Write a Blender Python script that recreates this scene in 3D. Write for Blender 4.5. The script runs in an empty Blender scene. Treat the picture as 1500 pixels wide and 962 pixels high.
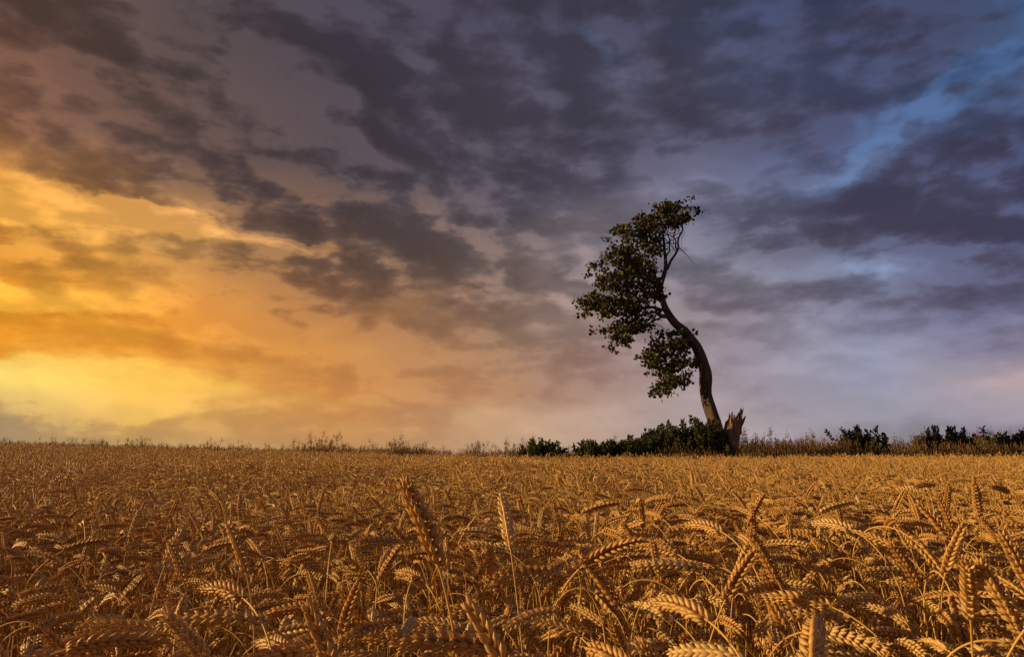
import bpy, math, numpy as np
from mathutils import Vector
rng = np.random.default_rng(7)
scene = bpy.context.scene
scene.view_settings.view_transform = 'Standard'
scene.view_settings.look = 'None'
scene.view_settings.exposure = 0

SUN_AZ, SUN_EL = -90.0, 12.5
EYE = 1.2

# ------------------------------------------------------------------ mesh helpers
def tube(P, R, n=6, ref=None, flat=1.0):
    P = np.asarray(P, float); k = len(P); R = np.asarray(R, float)
    T = np.gradient(P, axis=0); T /= np.linalg.norm(T, axis=1)[:, None] + 1e-12
    if ref is None:
        m = np.abs(T.mean(0)); ref = np.eye(3)[int(np.argmin(m))]
    U = np.cross(T, ref); U /= np.linalg.norm(U, axis=1)[:, None] + 1e-12
    W = np.cross(T, U)
    a = np.linspace(0, 2*np.pi, n, endpoint=False)
    V = P[:, None, :] + R[:, None, None]*(np.cos(a)[None, :, None]*U[:, None, :] + flat*np.sin(a)[None, :, None]*W[:, None, :])
    V = V.reshape(-1, 3)
    i = np.arange(k-1)[:, None]*n; j = np.arange(n)[None, :]; j2 = (j+1) % n
    F = np.stack([i+j, i+j2, i+n+j2, i+n+j], -1).reshape(-1, 4)
    return V, F

def strip(P, W, side):
    P = np.asarray(P, float); W = np.asarray(W, float)[:, None]; side = np.asarray(side, float)
    V = np.concatenate([P-W*side, P+W*side]); k = len(P)
    i = np.arange(k-1)
    return V, np.stack([i, i+1, i+1+k, i+k], -1)

class Acc:
    def __init__(s): s.V=[]; s.F=[]; s.M=[]; s.R=[]; s.n=0
    def add(s, VF, mat=0, rnd=0.5):
        V, F = VF
        s.V.append(V); s.F.append(F+s.n); s.M.append(np.full(len(F), mat)); s.n += len(V)
        s.R.append(np.full(len(V), rnd) if np.isscalar(rnd) else rnd)
    def arrays(s):
        return np.concatenate(s.V), np.concatenate(s.F), np.concatenate(s.M), np.concatenate(s.R)

def mesh_from(name, V, F, M, R, mats, smooth=True):
    me = bpy.data.meshes.new(name)
    nf = len(F)
    me.vertices.add(len(V)); me.vertices.foreach_set('co', V.astype(np.float32).ravel())
    me.loops.add(nf*4); me.loops.foreach_set('vertex_index', F.astype(np.int32).ravel())
    me.polygons.add(nf)
    me.polygons.foreach_set('loop_start', (np.arange(nf)*4).astype(np.int32))
    for m in mats: me.materials.append(m)
    me.polygons.foreach_set('material_index', M.astype(np.int32))
    me.polygons.foreach_set('use_smooth', np.full(nf, smooth))
    me.update(calc_edges=True); me.validate()
    at = me.attributes.new('rnd', 'FLOAT', 'POINT'); at.data.foreach_set('value', R.astype(np.float32))
    return me

def link(o, parent=None):
    scene.collection.objects.link(o)
    if parent: o.parent = parent
    return o

# ------------------------------------------------------------------ materials
def new_mat(name):
    m = bpy.data.materials.new(name); m.use_nodes = True
    nt = m.node_tree; nt.nodes.clear()
    return m, nt

def plant_mat(name, c1, c2, c3=None, transl=0.3, rough=0.6, spec=0.25, noise=0.0, nscale=40):
    m, nt = new_mat(name); N = nt.nodes; L = nt.links
    out = N.new('ShaderNodeOutputMaterial'); pb = N.new('ShaderNodeBsdfPrincipled')
    at = N.new('ShaderNodeAttribute'); at.attribute_name = 'rnd'
    oi = N.new('ShaderNodeObjectInfo')
    ad = N.new('ShaderNodeMath'); ad.operation='ADD'
    L.new(at.outputs['Fac'], ad.inputs[0]); L.new(oi.outputs['Random'], ad.inputs[1])
    fr = N.new('ShaderNodeMath'); fr.operation='FRACT'; L.new(ad.outputs[0], fr.inputs[0])
    cr = N.new('ShaderNodeValToRGB'); L.new(fr.outputs[0], cr.inputs[0])
    e = cr.color_ramp.elements
    e[0].color=(*c1,1); e[1].color=(*c2,1)
    if c3: x=e.new(0.5); x.color=(*c3,1)
    col = cr.outputs[0]
    if noise>0:
        tc=N.new('ShaderNodeTexCoord'); nz=N.new('ShaderNodeTexNoise'); nz.inputs['Scale'].default_value=nscale
        nz.inputs['Detail'].default_value=2
        L.new(tc.outputs['Object'], nz.inputs['Vector'])
        mr=N.new('ShaderNodeMapRange'); mr.inputs[1].default_value=.3; mr.inputs[2].default_value=.7
        mr.inputs[3].default_value=1-noise; mr.inputs[4].default_value=1+noise*.4
        L.new(nz.outputs['Fac'], mr.inputs[0])
        vm=N.new('ShaderNodeVectorMath'); vm.operation='SCALE'
        L.new(col, vm.inputs[0]); L.new(mr.outputs[0], vm.inputs['Scale']); col=vm.outputs[0]
    L.new(col, pb.inputs['Base Color'])
    pb.inputs['Roughness'].default_value=rough; pb.inputs['Specular IOR Level'].default_value=spec
    tr = N.new('ShaderNodeBsdfTranslucent'); mx = N.new('ShaderNodeMixShader'); mx.inputs[0].default_value=transl
    L.new(col, tr.inputs[0])
    L.new(pb.outputs[0], mx.inputs[1]); L.new(tr.outputs[0], mx.inputs[2]); L.new(mx.outputs[0], out.inputs[0])
    return m

m_ear   = plant_mat('wheat_ear', (.84,.53,.18), (.90,.65,.28), (.68,.37,.10), .22, .42, .5, noise=.3, nscale=120)
m_straw = plant_mat('wheat_straw', (.70,.41,.10), (.52,.30,.075), (.80,.50,.14), .15, .45, .4)
m_blade = plant_mat('wheat_blade', (.48,.26,.065), (.60,.36,.10), (.36,.19,.05), .35, .7, .2)
m_leaf  = plant_mat('tree_leaf', (.062,.054,.012), (.10,.080,.018), (.040,.042,.010), .2, .45, .35)
m_shrub = plant_mat('shrub_leaf', (.060,.070,.018), (.10,.10,.026), (.045,.058,.016), .3, .6, .25)
m_grass = plant_mat('margin_grass', (.15,.14,.042), (.25,.18,.06), (.10,.11,.032), .35, .7, .2)
m_seed  = plant_mat('margin_seedhead', (.26,.15,.08), (.32,.22,.10), (.24,.12,.08), .3, .8, .1)

def rough_mat(name, c1, c2, scale, bump, stretch=(1,1,1), dist=.05, rough=.9):
    m, nt = new_mat(name); N=nt.nodes; L=nt.links
    out=N.new('ShaderNodeOutputMaterial'); pb=N.new('ShaderNodeBsdfPrincipled')
    tc=N.new('ShaderNodeTexCoord'); mp=N.new('ShaderNodeMapping'); mp.inputs['Scale'].default_value=stretch
    nz=N.new('ShaderNodeTexNoise'); nz.inputs['Scale'].default_value=scale; nz.inputs['Detail'].default_value=8; nz.inputs['Roughness'].default_value=.65
    cr=N.new('ShaderNodeValToRGB'); cr.color_ramp.elements[0].position=.35; cr.color_ramp.elements[1].position=.68
    cr.color_ramp.elements[0].color=(*c1,1); cr.color_ramp.elements[1].color=(*c2,1)
    bp=N.new('ShaderNodeBump'); bp.inputs['Strength'].default_value=bump; bp.inputs['Distance'].default_value=dist
    L.new(tc.outputs['Object'], mp.inputs[0]); L.new(mp.outputs[0], nz.inputs['Vector']); L.new(nz.outputs['Fac'], cr.inputs[0])
    L.new(cr.outputs[0], pb.inputs['Base Color']); L.new(nz.outputs['Fac'], bp.inputs['Height']); L.new(bp.outputs[0], pb.inputs['Normal'])
    pb.inputs['Roughness'].default_value=rough; L.new(pb.outputs[0], out.inputs[0])
    return m
m_bark = rough_mat('bark', (.035,.025,.018), (.13,.09,.065), 5, 1.0, (1,1,.3), .06)
m_wood = rough_mat('torn_wood', (.07,.035,.02), (.42,.26,.17), 6, 1.0, (2.5,2.5,.25), .06)
m_soil = rough_mat('soil', (.05,.03,.015), (.12,.08,.035), 3, .6)

# ------------------------------------------------------------------ terrain: a gentle hilltop field
def sstep(t): t=np.clip(t,0,1); return t*t*(3-2*t)
def edge_y(x): return 23.3 + np.maximum(0, 6-x)*.38 + .25*np.sin(x*.7)
def ground_h(x, y):
    x=np.asarray(x,float); y=np.asarray(y,float)
    h = .40*sstep((-x-1)/22)*sstep((y-12)/20)
    h = h + .035*np.sin(x*.45+y*.2)+.03*np.sin(y*.55-x*.21+1)
    r = np.hypot(x,y)
    h = h + .06*(1-sstep((r-1)/3.5))
    q = np.maximum(0, y-edge_y(x)-5)
    return h*(1-sstep((r-60)/60)) - np.where(y>0, np.minimum(q*.04,3.5),0) - .021*np.maximum(0,r-55)

def build_ground():
    rad = np.concatenate([np.linspace(0.01,60,90), np.geomspace(64,4000,40)])
    n=160; a=np.linspace(0,2*np.pi,n,endpoint=False)
    X=(rad[:,None]*np.sin(a)); Y=(rad[:,None]*np.cos(a))
    V=np.stack([X,Y,ground_h(X,Y)],-1).reshape(-1,3)
    k=len(rad); i=np.arange(k-1)[:,None]*n; j=np.arange(n)[None,:]; j2=(j+1)%n
    F=np.stack([i+j,i+n+j,i+n+j2,i+j2],-1).reshape(-1,4)[:, ::-1]
    me=mesh_from('ground',V,F,np.zeros(len(F),int),np.full(len(V),.5),[m_soil])
    link(bpy.data.objects.new('ground',me))
build_ground()

# ------------------------------------------------------------------ wheat stalks
def make_stalk(rg, lod):
    A = Acc()
    H = .80 + rg.normal(0,.025)
    phi = math.radians(rg.choice([rg.uniform(10,45), rg.uniform(70,115), rg.uniform(115,175)], p=[.12,.36,.52]))
    lean = math.radians(rg.uniform(0,9))
    arc = rg.uniform(.10,.20)
    ns = {0:14,1:8,2:5}[lod]
    Ls = H - .02 + arc*.30
    S = np.concatenate([np.linspace(0, Ls-arc, 3 if lod else 5, endpoint=False), np.linspace(Ls-arc, Ls, ns)])
    kf=.80
    th = lambda s: lean + (phi*kf)*np.clip((s-(Ls-arc))/arc,0,1)**1.2
    def integ(S, p0, f):
        P=[np.array(p0,float)]
        for a,b in zip(S[:-1],S[1:]):
            t=f((a+b)/2); P.append(P[-1]+(b-a)*np.array([math.sin(t),0,math.cos(t)]))
        return np.array(P)
    P = integ(S,(0,0,0),th)
    R = np.interp(S,[0,Ls],[.0021,.0012]) * (1 if lod==0 else 1.25)
    A.add(tube(P,R,{0:5,1:3,2:3}[lod],ref=(0,1,0)),1,.5)
    big=1.22 if lod==0 else 1.0
    Le = rg.uniform(.062,.086)*big; nn={0:19,1:14,2:7}[lod]
    t0=lean+phi*kf
    Se=np.linspace(0,Le,nn+1); fe=lambda s: t0+(phi*(1-kf)+.15)*s/Le
    Pe=integ(Se,P[-1],fe)
    if lod==2:
        R=np.array([.0035,.007,.005,.0078,.0055,.007,.004,.001])*.95
        A.add(tube(Pe,R[:nn+1],4,ref=(0,1,0)),0,.5)
    else:
        A.add(tube(Pe,np.linspace(.0022,.0008,nn+1),4,ref=(0,1,0)),0,.5)
        ra=rg.uniform(0,np.pi)
        for i in range(1,nn+1):
            p=Pe[i]; t=Pe[i]-Pe[i-1]; t/=np.linalg.norm(t)
            nrm=np.array([0,1.,0]); b=np.cross(t,nrm)
            s=math.cos(ra)*nrm+math.sin(ra)*b; w=np.cross(t,s)
            sg=1 if i%2 else -1
            fr=i/nn; sz=(.70+.45*math.sin(math.pi*min(1,fr*.85+.12)))*rg.uniform(.92,1.08)*.92*big
            tilt=math.radians(32*(1-fr*.55))
            for k in ((-1,0,1) if lod==0 else (0,)):
                d=t*math.cos(tilt)+sg*s*math.sin(tilt)+k*w*.42+rg.normal(0,.05,3); d/=np.linalg.norm(d)
                st=p-t*.004+sg*s*.0012+k*w*.0018
                ln=.0112*sz*(1 if k==0 else .92)*(1.0 if lod==0 else 1.12); r=.0024*sz*(1 if lod==0 else 1.6)
                if lod==0:
                    q=np.array([0,.25,.6,.86,1.0]); rr=np.array([.35,.95,.9,.4,.06])*r
                else:
                    q=np.array([0,.45,1.0]); rr=np.array([.4,1,.08])*r
                pts=st+np.outer(q*ln,d)+np.outer(np.sin(q*np.pi)*.0008,sg*s)
                A.add(tube(pts,rr,5 if lod==0 else 4),0,.5+rg.uniform(-.08,.08))
                if lod==0 and k!=0 and rg.random()<.5:
                    tip=pts[-1]; A.add(tube([tip-d*.001,tip+(d+t*.5)*.006],[.0004,.0001],3),0,.5)
    for _ in range({0:3,1:2,2:1}[lod]):
        z0=rg.uniform(.25,.62)*H; az=rg.uniform(0,2*np.pi); ln=rg.uniform(.12,.22)
        kk={0:8,1:5,2:3}[lod]; s=np.linspace(0,1,kk)
        bend=rg.uniform(1.2,2.9); t=.35+s*bend
        dr=np.cumsum(np.sin(t))*ln/kk; dz=np.cumsum(np.cos(t))*ln/kk
        tw=rg.uniform(-2.5,2.5)
        Pb=np.stack([dr*math.cos(az),dr*math.sin(az),z0+dz],-1); Pb[:,0]+=math.sin(lean)*z0
        side=np.stack([-math.sin(az)*np.cos(tw*s),math.cos(az)*np.cos(tw*s),np.sin(tw*s)],-1)
        A.add(strip(Pb,(.0036 if lod<2 else .005)*np.sin(np.pi*(.25+.74*s)),side),2,rg.uniform(.2,.8))
    return A.arrays()

MATS=[m_ear,m_straw,m_blade]
src = bpy.data.collections.new('wheat_sources')
NEAR,MID,FAR=24,6,5
rs=np.random.default_rng(11)
for i in range(NEAR):
    V,F,M,R=make_stalk(rs,0)
    src.objects.link(bpy.data.objects.new('wheat_a%02d'%i, mesh_from('wheat_stalk',V,F,M,R,MATS)))
def make_patch(lod, count):
    T=[make_stalk(rs,lod) for _ in range(20)]
    A=Acc()
    for _ in range(count):
        V,F,M,R=T[rs.integers(20)]
        a=rs.normal(math.radians(200),1.4); c,s=math.cos(a),math.sin(a)
        sc=rs.normal(1,.052)+(rs.random()<.04)*.07; V2=V*sc
        tx,ty=rs.normal(0,.07,2)
        X=V2[:,0]*c-V2[:,1]*s+V2[:,2]*tx+rs.uniform(-.53,.53); Y=V2[:,0]*s+V2[:,1]*c+V2[:,2]*ty+rs.uniform(-.53,.53)
        A.V.append(np.stack([X,Y,V2[:,2]],-1)); A.F.append(F+A.n); A.n+=len(V); A.M.append(M); A.R.append((R+rs.uniform())%1)
    return A.arrays()
for i in range(MID):
    src.objects.link(bpy.data.objects.new('wheat_b%02d'%i, mesh_from('wheat_clump',*make_patch(1,290),MATS)))
for i in range(FAR):
    src.objects.link(bpy.data.objects.new('wheat_c%02d'%i, mesh_from('wheat_clump_far',*make_patch(2,250),MATS)))

def scatter(name, pts, rot, scl, idx, coll):
    me=bpy.data.meshes.new(name); me.vertices.add(len(pts)); me.vertices.foreach_set('co',pts.astype(np.float32).ravel())
    a=me.attributes.new('rot','FLOAT_VECTOR','POINT'); a.data.foreach_set('vector',rot.astype(np.float32).ravel())
    a=me.attributes.new('scl','FLOAT','POINT'); a.data.foreach_set('value',scl.astype(np.float32))
    a=me.attributes.new('idx','INT','POINT'); a.data.foreach_set('value',idx.astype(np.int32))
    o=link(bpy.data.objects.new(name,me))
    nt=bpy.data.node_groups.new(name+'_scatter','GeometryNodeTree')
    nt.interface.new_socket('Geometry',in_out='INPUT',socket_type='NodeSocketGeometry')
    nt.interface.new_socket('Geometry',in_out='OUTPUT',socket_type='NodeSocketGeometry')
    N=nt.nodes; L=nt.links
    gi=N.new('NodeGroupInput'); go=N.new('NodeGroupOutput'); ip=N.new('GeometryNodeInstanceOnPoints')
    ci=N.new('GeometryNodeCollectionInfo'); ci.inputs['Collection'].default_value=coll
    ci.inputs['Separate Children'].default_value=True; ci.inputs['Reset Children'].default_value=True
    def na(n,t):
        x=N.new('GeometryNodeInputNamedAttribute'); x.data_type=t; x.inputs['Name'].default_value=n; return x.outputs['Attribute']
    L.new(gi.outputs[0],ip.inputs['Points']); L.new(ci.outputs[0],ip.inputs['Instance'])
    ip.inputs['Pick Instance'].default_value=True
    L.new(na('idx','INT'),ip.inputs['Instance Index']); L.new(na('rot','FLOAT_VECTOR'),ip.inputs['Rotation']); L.new(na('scl','FLOAT'),ip.inputs['Scale'])
    L.new(ip.outputs[0],go.inputs[0])
    md=o.modifiers.new('scatter','NODES'); md.node_group=nt
    return o

pts=[];rot=[];scl=[];idx=[]
cell=.059
NR=4.0
gx,gy=np.meshgrid(np.arange(-6,6,cell),np.arange(-.4,NR,cell))
gx=gx.ravel()+rng.uniform(-.03,.03,gx.size); gy=gy.ravel()+rng.uniform(-.03,.03,gy.size)
keep=(np.abs(gx)<1.2+gy*.9)&((np.hypot(gx,gy)>.5))
gx,gy=gx[keep],gy[keep]; n=len(gx)
print('near stalks',n)
def wave(x,y): return .035*np.sin(x*3.1+y*1.7)*np.sin(y*2.6-x*.9)+.025*np.sin(x*1.3-y*1.1+2)
pts.append(np.stack([gx,gy,ground_h(gx,gy)-.01],-1))
rot.append(np.stack([rng.normal(0,.08,n),rng.normal(0,.08,n),rng.normal(math.radians(200),1.4,n)],-1))
s_=rng.normal(1.0,.05,n)+(rng.random(n)<.09)*rng.uniform(.03,.12,n)+wave(gx,gy)
scl.append(s_); idx.append(rng.integers(0,NEAR,n))
gx,gy=np.meshgrid(np.arange(-60,60,1.0),np.arange(NR+.5,50,1.0)); gx=gx.ravel(); gy=gy.ravel()
keep=(np.abs(gx)<3+gy*.9)&(gy<edge_y(gx)-.3)
gx,gy=gx[keep],gy[keep]; n=len(gx)
pts.append(np.stack([gx,gy,ground_h(gx,gy)-.01],-1))
rot.append(np.stack([np.zeros(n),np.zeros(n),rng.normal(0,.25,n)],-1))
scl.append(np.clip(rng.normal(1.0,.035,n),.92,1.08)); idx.append(np.where(gy<11,NEAR+rng.integers(0,MID,n),NEAR+MID+rng.integers(0,FAR,n)))
scatter('wheat_field',np.concatenate(pts),np.concatenate(rot),np.concatenate(scl),np.concatenate(idx),src)

# ------------------------------------------------------------------ leaves
def leaves(P, size, rg, aspect=.9, down=0.5, mat=0, up=None):
    n=len(P)
    d=rg.normal(0,1,(n,3)); d[:,2]-=down*1.5
    if up is not None: d=up+rg.normal(0,.45,(n,3))
    d/=np.linalg.norm(d,axis=1)[:,None]
    r=rg.normal(0,1,(n,3)); s=np.cross(d,r); s/=np.linalg.norm(s,axis=1)[:,None]; nn=np.cross(d,s)
    L=(size*rg.uniform(.6,1.25,n))[:,None]
    w=aspect*.5
    v0=P; v1=P+L*(d*.30+s*w*.8); v2=P+L*(d*.62+s*w); v3=P+L*d; v4=P+L*(d*.62-s*w); v5=P+L*(d*.30-s*w*.8); v6=P+L*(d*.4+nn*.12)
    V=np.stack([v0,v1,v2,v3,v4,v5,v6],1).reshape(-1,3); b=np.arange(n)[:,None]*7
    F=np.concatenate([b+np.array([[0,1,2,6]]), b+np.array([[6,2,3,4]]), b+np.array([[0,6,4,5]])])
    return V,F,np.repeat(rg.uniform(0,1,n),7)

# ------------------------------------------------------------------ tree (origin at trunk foot, metres)
TX,TY=7.5,25.0
tree=link(bpy.data.objects.new('windswept_tree',None)); tz=float(ground_h(TX,TY)); tree.location=(TX,TY,tz)
rt=np.random.default_rng(5)
def smooth_path(P,n):
    P=np.array(P,float); t=np.linspace(0,1,len(P)); q=np.linspace(0,1,n); out=[]
    for k in range(P.shape[1]):
        y=P[:,k]; m=np.gradient(y,t); i=np.clip(np.searchsorted(t,q,side='right')-1,0,len(t)-2)
        h=t[i+1]-t[i]; u=(q-t[i])/h
        out.append((2*u**3-3*u**2+1)*y[i]+(u**3-2*u**2+u)*h*m[i]+(-2*u**3+3*u**2)*y[i+1]+(u**3-u**2)*h*m[i+1])
    return np.stack(out,-1)
W=Acc()
trunk=[(.12,0,-.1,.40),(.05,0,.35,.31),(0,0,.85,.265),(-.14,.02,2.0,.235),(-.37,.05,3.0,.215),(-.40,.05,3.9,.205),(-.60,.02,4.65,.185),
       (-1.04,-.05,5.22,.17),(-1.52,-.1,5.73,.145),(-1.84,-.1,6.3,.12),(-1.92,-.05,6.96,.095),(-1.76,0,7.6,.075),(-1.66,.05,8.1,.06),(-1.72,.1,8.8,.045),(-1.75,.1,9.5,.028),(-1.6,.1,10.1,.012)]
tp=smooth_path(trunk,90)
tp[:,:3]+= (np.sin(np.arange(90)[:,None]*np.array([.5,.37,.1]))*.018)
V,F=tube(tp[:,:3],tp[:,3],16,ref=(0,1,0))
ang=np.tile(np.arange(16),90); ht=np.repeat(np.arange(90),16)
c=np.repeat(tp[:,:3],16,0); rel=V-c
lump=1+.10*np.sin(ang*np.pi/8*3+ht*.12)+.06*np.sin(ang*np.pi/8*5-ht*.3)+.05*np.sin(ht*.9+ang)
W.add((c+rel*lump[:,None],F))
branches=[
 [(-1.78,0,7.55,.05),(-1.5,.1,8.0,.042),(-1.2,.15,8.5,.034),(-1.1,.15,9.0,.028),(-.95,.1,9.45,.02),(-.85,.1,9.8,.01)],
 [(-1.2,.15,8.5,.026),(-1.35,-.1,8.95,.02),(-1.3,-.2,9.4,.014),(-1.2,-.2,9.9,.008)],
 [(-1.66,0,8.15,.03),(-1.45,.2,8.7,.022),(-1.5,.3,9.3,.014),(-1.3,.3,9.9,.008)],
 [(-1.72,0,8.8,.03),(-2.1,-.2,9.2,.022),(-2.5,-.3,9.5,.012)],
 [(-1.9,0,7.0,.06),(-2.2,.2,7.7,.045),(-2.6,.4,8.3,.032),(-3.0,.4,8.9,.018)],
 [(-1.92,0,6.8,.055),(-2.4,-.3,7.3,.042),(-3.0,-.5,7.8,.03),(-3.7,-.6,8.1,.014)],
 [(-1.86,-.05,6.4,.055),(-2.4,-.2,6.75,.042),(-3.1,.1,7.1,.03),(-4.0,.2,7.3,.014)],
 [(-1.7,-.1,6.1,.06),(-2.2,.3,6.3,.045),(-2.8,.5,6.35,.032),(-3.5,.5,6.25,.022),(-4.3,.4,6.25,.01)],
 [(-1.45,-.1,5.7,.075),(-1.85,-.3,5.82,.06),(-2.3,-.5,5.95,.045),(-2.9,-.5,5.8,.03),(-3.4,-.4,5.4,.016),(-3.6,-.4,5.0,.01)],
 [(-1.9,-.3,5.84,.04),(-2.3,0,5.7,.028),(-2.7,.2,5.45,.015)],
 [(-.65,0,4.75,.07),(-1.0,-.3,4.95,.05),(-1.45,-.4,4.95,.038),(-2.0,-.4,4.6,.025),(-2.4,-.3,4.1,.012)],
 [(-.8,0,4.95,.06),(-1.1,.3,4.9,.045),(-1.3,.4,4.5,.034),(-1.5,.4,4.0,.024),(-1.8,.3,3.5,.012)],
 [(-1.1,-.3,4.95,.035),(-1.2,-.4,4.4,.025),(-1.5,-.4,3.8,.014)],
]
tips=[]
for b in branches:
    p=smooth_path(b,26); p[:,:3]+=np.sin(np.arange(26)[:,None]*np.array([.9,.7,1.1])+rt.uniform(0,6,3))*.025
    W.add(tube(p[:,:3],p[:,3]*1.2,7))
    for i in range(7,26,2):
        a=p[i,:3]; d=rt.normal(0,.38,3); d[0]-=.15; m=a+d*.6+[0,0,.05]; e=a+d*1.2
        W.add(tube(smooth_path([a,m,e],6),np.linspace(p[i,3]*.45+.005,.005,6),4)); tips.append(e)
V,F,M,R=W.arrays()
o=link(bpy.data.objects.new('trunk',mesh_from('trunk',V,F,M,R,[m_bark])),tree)
clumps=[(6.27,10.08,.74,.45),(6.65,9.8,.42,.28),(5.34,9.63,.75,.52),(5.9,10.1,.5,.35),(4.54,8.95,.85,.68),(5.18,8.68,.6,.7),(3.87,8.01,.74,.67),(4.89,7.85,.6,.7),
 (3.34,7.22,.68,.6),(4.23,6.96,.85,.68),(2.95,6.30,.45,.45),(3.69,6.04,.75,.5),(4.59,6.25,.66,.52),(3.92,5.14,.45,.5),(4.25,5.55,.55,.4),
 (5.2,7.0,.35,.6),(6.07,4.95,.68,.45),(5.42,4.5,.72,.5),(6.35,4.35,.45,.65),(5.76,3.72,.66,.55),(5.02,4.1,.42,.4),(5.49,3.22,.35,.28),(4.75,5.5,.35,.3),(4.35,7.6,.6,.6)]
LV=[]
for (x,z,rx,rz) in clumps:
    nsub=int(12+rx*rz*34)
    y0=rt.normal(0,.55)
    for _ in range(nsub):
        d=rt.normal(0,1,3); d/=np.linalg.norm(d); r=rt.uniform(.35,1.18)
        cc=np.array([x-TX+d[0]*rx*r, y0+d[1]*1.0*r, z+d[2]*rz*r])
        nl=rt.integers(8,28)
        LV.append(cc+rt.normal(0,1,(nl,3))*np.array([.12,.12,.055]))
for t in tips:
    if t[0]<-1.9 or t[2]<5 : LV.append(t+rt.normal(0,.1,(10,3)))
LP=np.concatenate(LV); print('leaves',len(LP))
V,F,R=leaves(LP,.13,rt,.9,.35)
link(bpy.data.objects.new('foliage',mesh_from('foliage',V,F,np.zeros(len(F),int),R,[m_leaf],False)),tree)

# ------------------------------------------------------------------ broken stump (snag beside the trunk)
stump=Acc(); ns,nr=48,16
a=np.linspace(0,2*np.pi,ns,endpoint=False)
top=2.12+.10*np.sin(a*3+.6)+rt.uniform(-.15,.15,ns)+.22*np.cos(a-.2)
def snag(inner):
    V=[]
    for k in range(nr):
        f=k/(nr-1); z=-.1+f*(top+.1)
        r=(.33-.08*f+.10*np.exp(-f*6))*(1+.10*np.sin(a*4+f*3)+.06*np.sin(a*9+f))*inner
        V.append(np.stack([.12+.42*(np.maximum(z,0)/2.2)**1.3+r*np.cos(a), r*np.sin(a)*.8, z if inner==1 else np.maximum(z-.12-.25*f,-.1)],-1))
    V=np.concatenate(V); i=np.arange(nr-1)[:,None]*ns; j=np.arange(ns)[None,:]; j2=(j+1)%ns
    return V,np.stack([i+j,i+j2,i+ns+j2,i+ns+j],-1).reshape(-1,4)
Vo,Fo=snag(1); stump.add((Vo,Fo)); Vi,Fi=snag(.45); stump.add((Vi,Fi[:, ::-1]))
n0=(nr-1)*ns; j=np.arange(ns); j2=(j+1)%ns; off=len(Vo)
stump.F.append(np.stack([n0+j,n0+j2,off+n0+j2,off+n0+j],-1)); stump.M.append(np.zeros(ns,int))
for _ in range(22):
    aa=rt.uniform(0,6.28); b0=np.array([.48+.19*math.cos(aa),.15*math.sin(aa),rt.uniform(1.5,1.75)])
    e=b0+np.array([rt.normal(.10,.07),rt.normal(0,.05),rt.uniform(.35,.72)])
    stump.add(tube([b0,b0*.4+e*.6,e],[.08,.06,.015],5,flat=.5))
V,F,M,R=stump.arrays()
o=link(bpy.data.objects.new('broken_tree_stump',mesh_from('broken_tree_stump',V,F,M,R,[m_wood],False))); o.location=(TX+.0,TY-.16,tz)

# ------------------------------------------------------------------ shrubs
def shrub(name,x0,x1,y,h,seed):
    rg=np.random.default_rng(seed); A=Acc(); w=x1-x0; LPs=[];UP=[]
    n=int(100*w+30)
    for _ in range(n):
        u=rg.uniform(0,1); bx=u*w-w/2; by=rg.normal(0,.5)
        prof=(.62+.38*math.sin(math.pi*u))*(.84+.16*math.sin(u*w*2.6+seed))
        hh=h*prof*rg.uniform(.6,1.1)
        d=np.array([rg.normal(0,.16)+(u-.5)*.25,rg.normal(0,.16),1.0])
        p=smooth_path([(bx,by,0),(bx+d[0]*.5*hh,by+d[1]*.5*hh,.5*hh),(bx+d[0]*hh,by+d[1]*hh+.02,hh)],8)
        A.add(tube(p,np.linspace(.012,.003,8),3),0,.5)
        k=int(76*hh); t=rg.uniform(.2,1,k)**.8
        q=np.stack([np.interp(t,np.linspace(0,1,8),p[:,c]) for c in range(3)],-1)+rg.normal(0,.07,(k,3))*(1.25-t)[:,None]
        LPs.append(q); UP.append(np.tile([0,0,.5],(k,1)))
    V,F,R=leaves(np.concatenate(LPs),.115,rg,.45,0,up=np.concatenate(UP))
    A.add((V,F),1,R)
    V,F,M,R=A.arrays()
    o=link(bpy.data.objects.new(name,mesh_from(name,V,F,M,R,[m_bark,m_shrub],False)))
    xc=(x0+x1)/2; o.location=(xc,y,float(ground_h(xc,y))-.03); return o
for (x0,x1,y,h,s) in [(.5,2.2,24.6,1.5,1),(2.5,4.6,24.6,1.8,2),(4.0,6.2,25.0,2.05,3),(5.5,7.4,24.9,2.2,4),
                      (11.8,13.4,25,1.8,6),(15.2,17.4,25,2.1,7),(16.9,19.6,25.2,2.05,8),(19.2,22.5,25.1,2.15,9)]:
    shrub('shrub',x0,x1,y,h,s)

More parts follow.
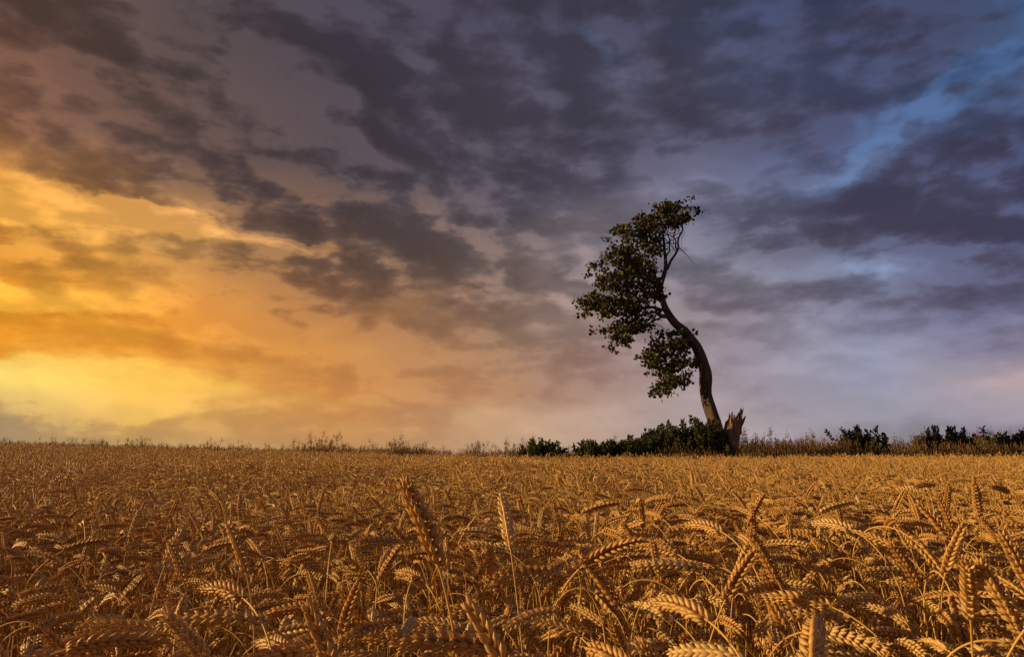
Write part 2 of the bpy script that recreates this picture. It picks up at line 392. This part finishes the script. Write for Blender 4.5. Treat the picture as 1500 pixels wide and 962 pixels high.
# ------------------------------------------------------------------ margin weeds
ws=bpy.data.collections.new('weed_sources'); WN=10
for i in range(WN):
    rg=np.random.default_rng(100+i); A=Acc(); tall=i>=5
    for _ in range(90 if not tall else 6):
        a=rg.uniform(0,6.28); b=np.array([rg.normal(0,.18),rg.normal(0,.18),0]); ln=rg.uniform(.5,1.15) if not tall else rg.uniform(.8,1.5)
        le=rg.uniform(.05,.45) if not tall else rg.uniform(0,.18)
        s=np.linspace(0,1,6); dr=ln*le*s**2; P=b+np.stack([dr*math.cos(a),dr*math.sin(a),ln*(s-.25*le*s**2)],-1)
        A.add(strip(P,(.008 if not tall else .005)*(1.05-s),[-math.sin(a),math.cos(a),0]),0,rg.uniform())
        if tall:
            k=30; t=rg.uniform(.25,1,k); q=np.stack([np.interp(t,s,P[:,c]) for c in range(3)],-1)
            V,F,R=leaves(q,.08,rg,.3,0,up=np.tile([0,0,.3],(k,1))); A.add((V,F),0,R)
            k=30; q=P[-1]+rg.normal(0,1,(k,3))*np.array([.04,.04,.07]); V,F,R=leaves(q,.03,rg,.8); A.add((V,F),1,R)
        elif rg.random()<.3:
            A.add(tube([P[-1],P[-1]+[0,0,.05],P[-1]+[.01,0,.11]],[.003,.010,.002],4),1,rg.uniform())
    V,F,M,R=A.arrays(); ws.objects.link(bpy.data.objects.new('weed_%02d'%i,mesh_from('weed_tuft',V,F,M,R,[m_grass,m_seed],False)))
n=5600
x=rng.uniform(-45,30,n); y=edge_y(x)+rng.uniform(0,1,n)**1.3*6-.2
patchy=.5+.25*np.sin(x*1.3+1)+.25*np.sin(x*.47+2)*np.sin(x*2.9)
sc=rng.uniform(.8,1.12,n)
idx=np.where(rng.random(n)<.90,rng.integers(0,5,n),rng.integers(5,WN,n))
base=np.where(x>7.8,1.12,np.where(x<-9,.73,.88)); sc=sc*base*(.84+.26*patchy)
tallm=(idx>=5); sc=np.where(tallm&(x<7.8),sc*(1.0+.25*(rng.random(n)<.5)*patchy),sc)
scatter('field_margin_weeds',np.stack([x,y,ground_h(x,y)],-1),np.stack([np.zeros(n),np.zeros(n),rng.uniform(0,6.28,n)],-1),sc,idx,ws)

# ------------------------------------------------------------------ sky
world=bpy.data.worlds.new('World'); scene.world=world; world.use_nodes=True
world.cycles.sampling_method='NONE'
nt=world.node_tree; nt.nodes.clear(); N=nt.nodes; L=nt.links
class E:
    def __init__(s,sock): s.s=sock
    def _b(s,o,op,rev=False):
        m=N.new('ShaderNodeMath'); m.operation=op
        A,B=(o,s) if rev else (s,o)
        for k,v in ((0,A),(1,B)):
            if isinstance(v,E): L.new(v.s,m.inputs[k])
            else: m.inputs[k].default_value=float(v)
        return E(m.outputs[0])
    def __add__(s,o): return s._b(o,'ADD')
    __radd__=__add__
    def __sub__(s,o): return s._b(o,'SUBTRACT')
    def __rsub__(s,o): return s._b(o,'SUBTRACT',True)
    def __mul__(s,o): return s._b(o,'MULTIPLY')
    __rmul__=__mul__
    def __truediv__(s,o): return s._b(o,'DIVIDE')
    def mx(s,o): return s._b(o,'MAXIMUM')
    def mn(s,o): return s._b(o,'MINIMUM')
    def u(s,op):
        m=N.new('ShaderNodeMath'); m.operation=op; L.new(s.s,m.inputs[0]); return E(m.outputs[0])
    def rng(s,a,b,c=0,d=1,smooth=True):
        m=N.new('ShaderNodeMapRange'); m.interpolation_type='SMOOTHSTEP' if smooth else 'LINEAR'
        L.new(s.s,m.inputs[0])
        for k,v in zip((1,2,3,4),(a,b,c,d)): m.inputs[k].default_value=v
        return E(m.outputs[0])
tc=N.new('ShaderNodeTexCoord'); sep=N.new('ShaderNodeSeparateXYZ'); L.new(tc.outputs['Generated'],sep.inputs[0])
dx,dy,dz=(E(sep.outputs[k]) for k in range(3))
def vec(x,y,z=0.0):
    c=N.new('ShaderNodeCombineXYZ')
    for k,v in enumerate((x,y,z)):
        if isinstance(v,E): L.new(v.s,c.inputs[k])
        else: c.inputs[k].default_value=v
    return c.outputs[0]
def noise(v,scale,detail=8,rough=.55,dist=0.0):
    n=N.new('ShaderNodeTexNoise'); L.new(v,n.inputs['Vector']); n.inputs['Scale'].default_value=scale
    n.inputs['Detail'].default_value=detail; n.inputs['Roughness'].default_value=rough; n.inputs['Distortion'].default_value=dist
    return E(n.outputs['Fac'])
az=dx._b(dy,'ARCTAN2')*57.29578
el=(dz.mn(.9999).mx(-.9999)).u('ARCSINE')*57.29578
zc=dz.mx(0.0)+.22
px=dx/zc; py=dy/zc
wv=vec(dx,dy,dz*2.0)
w1=noise(wv,4.5,6,.58)-.5
w2=noise(vec(dx+3.1,dy+5.2,dz*2.0),4.5,6,.58)-.5
azw=az+w1*17; elw=el+w2*10
def blob(a,e,sa,se,rotd=0,amp=1.0):
    c,s=math.cos(math.radians(rotd)),math.sin(math.radians(rotd))
    A=azw-a; B=elw-e
    U=(A*c+B*s)*(1/sa); Vv=(B*c-A*s)*(1/se)
    return ((U*U+Vv*Vv)*-1.0).u('EXPONENT')*amp
def dens(ox=0.0,oz=0.0):
    v=vec(dx+ox+1.7,dy,(dz+oz)*2.3)
    big=noise(v,2.3,8,.52,.1)
    v2=vec(dx+ox,dy,(dz+oz)*1.9)
    puff=(noise(v2,6.5,6,.5)*2.0-1.0).u('ABSOLUTE')
    return big*1.10+puff*.15-.025
n1=dens(); n2=dens(-.026,-.012)
plan=noise(vec(px*1.0,py*.5),1.6,4,.5)
bias=None
for b in [(-19,20.0,14,3.8,-14,.18),(-8.5,14.3,8,2.2,0,.22),(-28,26,16,5,-15,.12),(-2,27,16,6,0,.07),(27,18.0,9,2.6,10,.24),(36,11.5,7,3.2,0,.22),(20,29,12,4,8,.12),(23,11.5,3,1.0,0,.14),
          (-30,7.6,18,1.6,-5,.20),(-33,1.4,14,.9,0,.14),
          (-26,16.6,8,1.1,-8,-.26),(-36,16.6,8,1.4,-6,-.26),(-17.5,15.3,3,.8,0,-.26),(-12,16,3,.7,0,-.24),(-3.5,13.2,3,.8,0,-.22),
          (-38,4.6,12,1.1,-5,-.34),(-38,10.2,7,1.0,0,-.20),
          (34,24.2,7,1.4,28,-.26),(27,21,5,1.5,30,-.25),(9,31,1.4,4,40,-.16),(29.5,12.9,6,1.2,5,-.22),(40,30,2.5,5,0,-.16),(37,4,5,1.0,0,-.2),(18,7,8,2,0,-.05),(3,7.5,7,2.4,0,-.05)]:
    t=blob(*b); bias=t if bias is None else bias+t
D=n1+(plan-.5)*.14+bias+el.rng(10,20,0,.10)
open_=1.0-D.rng(.40,.54)
dark=D.rng(.57,.71)
grad=(n1-n2)
lit=grad.rng(-.005,.045)
low=el.rng(4,13)
relief=grad.rng(-.05,.05,-.5,.5)
soft=noise(vec(dx+9.0,dy,dz*2.6),3.6,7,.55)
def srgb(h):
    r=[int(h[i:i+2],16)/255 for i in (0,2,4)]
    return tuple(((c+.055)/1.055)**2.4 if c>.04045 else c/12.92 for c in r)
azn=(azw*.35+az*.65)*(1/360)+.5
AZ=[-180,-75,-40,-28,-15,0,15,28,40,90,180]
def ramp(cols):
    back='5a5868'
    cols=[back,cols[0]]+cols+[cols[-1],back]
    r=N.new('ShaderNodeValToRGB'); L.new(azn.s,r.inputs[0]); e=r.color_ramp.elements
    while len(e)<len(AZ): e.new(.5)
    for k,(a,c) in enumerate(zip(AZ,cols)): e[k].position=a/360+.5
    for k,(a,c) in enumerate(zip(AZ,cols)): e[k].color=(*srgb(c),1)
    return r.outputs[0]
def mixc(f,a,b,mode='MIX'):
    m=N.new('ShaderNodeMix'); m.data_type='RGBA'; m.blend_type=mode
    if isinstance(f,E): L.new(f.s,m.inputs[0])
    else: m.inputs[0].default_value=f
    for k,v in ((6,a),(7,b)):
        if isinstance(v,tuple): m.inputs[k].default_value=(*v,1)
        else: L.new(v,m.inputs[k])
    return m.outputs[2]
elm=elw*.35+el*.65
def field(rows):
    out=None; pe=None
    for e,cols in rows:
        r=ramp(cols)
        out=r if out is None else mixc(elm.rng(pe,e,smooth=False),out,r)
        pe=e
    return out
shade=field([(0,['827466','a0825c','bc8858','b08a70','988684','868084','7e7a90']),
 (2,['927e66','b48450','c08450','aa8268','8e7e80','7a7484','706c82']),
 (4.5,['e4942e','d4883a','c48048','a4765a','867278','6e6a82','646080']),
 (7.5,['f09622','d4822c','b47640','926c54','7c6a72','686076','5e5874']),
 (11,['d48424','aa6c34','8a6044','7a6054','6e606a','5a566a','504c66']),
 (15,['a86832','785a3e','644e46','685a58','62606e','524e64','464460']),
 (20,['6e4c3c','564440','4e444a','504a56','504e62','484660','3e3e56']),
 (33,['4e3e3a','483e40','48404c','464252','423f50','3e3c50','38384a'])])
gap=field([(0,['b8a27c','e0b070','dca868','c4a080','b0a0a0','a49ca8','a49cac']),
 (2,['caac78','eeba60','e4ac64','c49c7c','ac9c9c','9c98a6','a89ca8']),
 (4.5,['ffdf74','fcc452','e8a654','c09874','a8969a','9090a6','bca09c']),
 (9,['ffb830','f2a038','d09452','b09078','a09498','8a8ea8','7a84a8']),
 (14,['ffb840','f6b054','ecac6a','c4a08c','98929e','7888a8','6078a4']),
 (18,['f4aa48','eeaa5c','d49a68','a08a84','848094','60749a','506892']),
 (22,['a87050','8c6c5c','7c6a68','746c7a','6c6c84','52668e','46608a']),
 (33,['6a5450','5c5252','565260','4c506a','464e68','3a4e76','344c72'])])
sky=N.new('ShaderNodeTexSky'); sky.sky_type='NISHITA'; sky.sun_disc=False
sky.sun_elevation=math.radians(SUN_EL); sky.sun_rotation=math.radians(SUN_AZ%360)
nish=mixc(1.0,sky.outputs[0],(.003,.003,.003),'MULTIPLY')
gapc=mixc(1.0,gap,nish,'ADD')
mid=mixc(soft.rng(.35,.68,.08,.50),shade,gap)
mid=mixc(lit*.25,mid,gap)
layer=mixc(open_,mid,gapc)
def scl_(c,f):
    v=N.new('ShaderNodeVectorMath'); v.operation='SCALE'; L.new(c,v.inputs[0])
    L.new(f.s,v.inputs['Scale']); return v.outputs[0]
dk=scl_(mixc(lit*.22,shade,gap), D.rng(.66,.95,.96,.80))
layer=mixc(dark*(low*.55+.35),layer,dk)
layer=scl_(layer, relief*(low*.44+.14)+1.03)
bg=N.new('ShaderNodeBackground'); L.new(layer,bg.inputs[0]); bg.inputs[1].default_value=1.0
wo=N.new('ShaderNodeOutputWorld'); L.new(bg.outputs[0],wo.inputs[0])

# ------------------------------------------------------------------ sun
sl=bpy.data.lights.new('sun','SUN'); sl.energy=5.0; sl.angle=math.radians(1.0); sl.color=(1,.67,.29)
so=link(bpy.data.objects.new('sun',sl))
a,e=math.radians(SUN_AZ),math.radians(SUN_EL)
so.rotation_euler=Vector((math.sin(a)*math.cos(e),math.cos(a)*math.cos(e),math.sin(e))).to_track_quat('Z','Y').to_euler()
so.location=(-20,5,12)

# ------------------------------------------------------------------ camera
cd=bpy.data.cameras.new('camera'); cd.lens=24; cd.sensor_width=36; cd.clip_start=.05; cd.clip_end=8000
co=link(bpy.data.objects.new('camera',cd)); co.location=(0,0,EYE); co.rotation_euler=(math.radians(90+9.76),0,0)
scene.camera=co
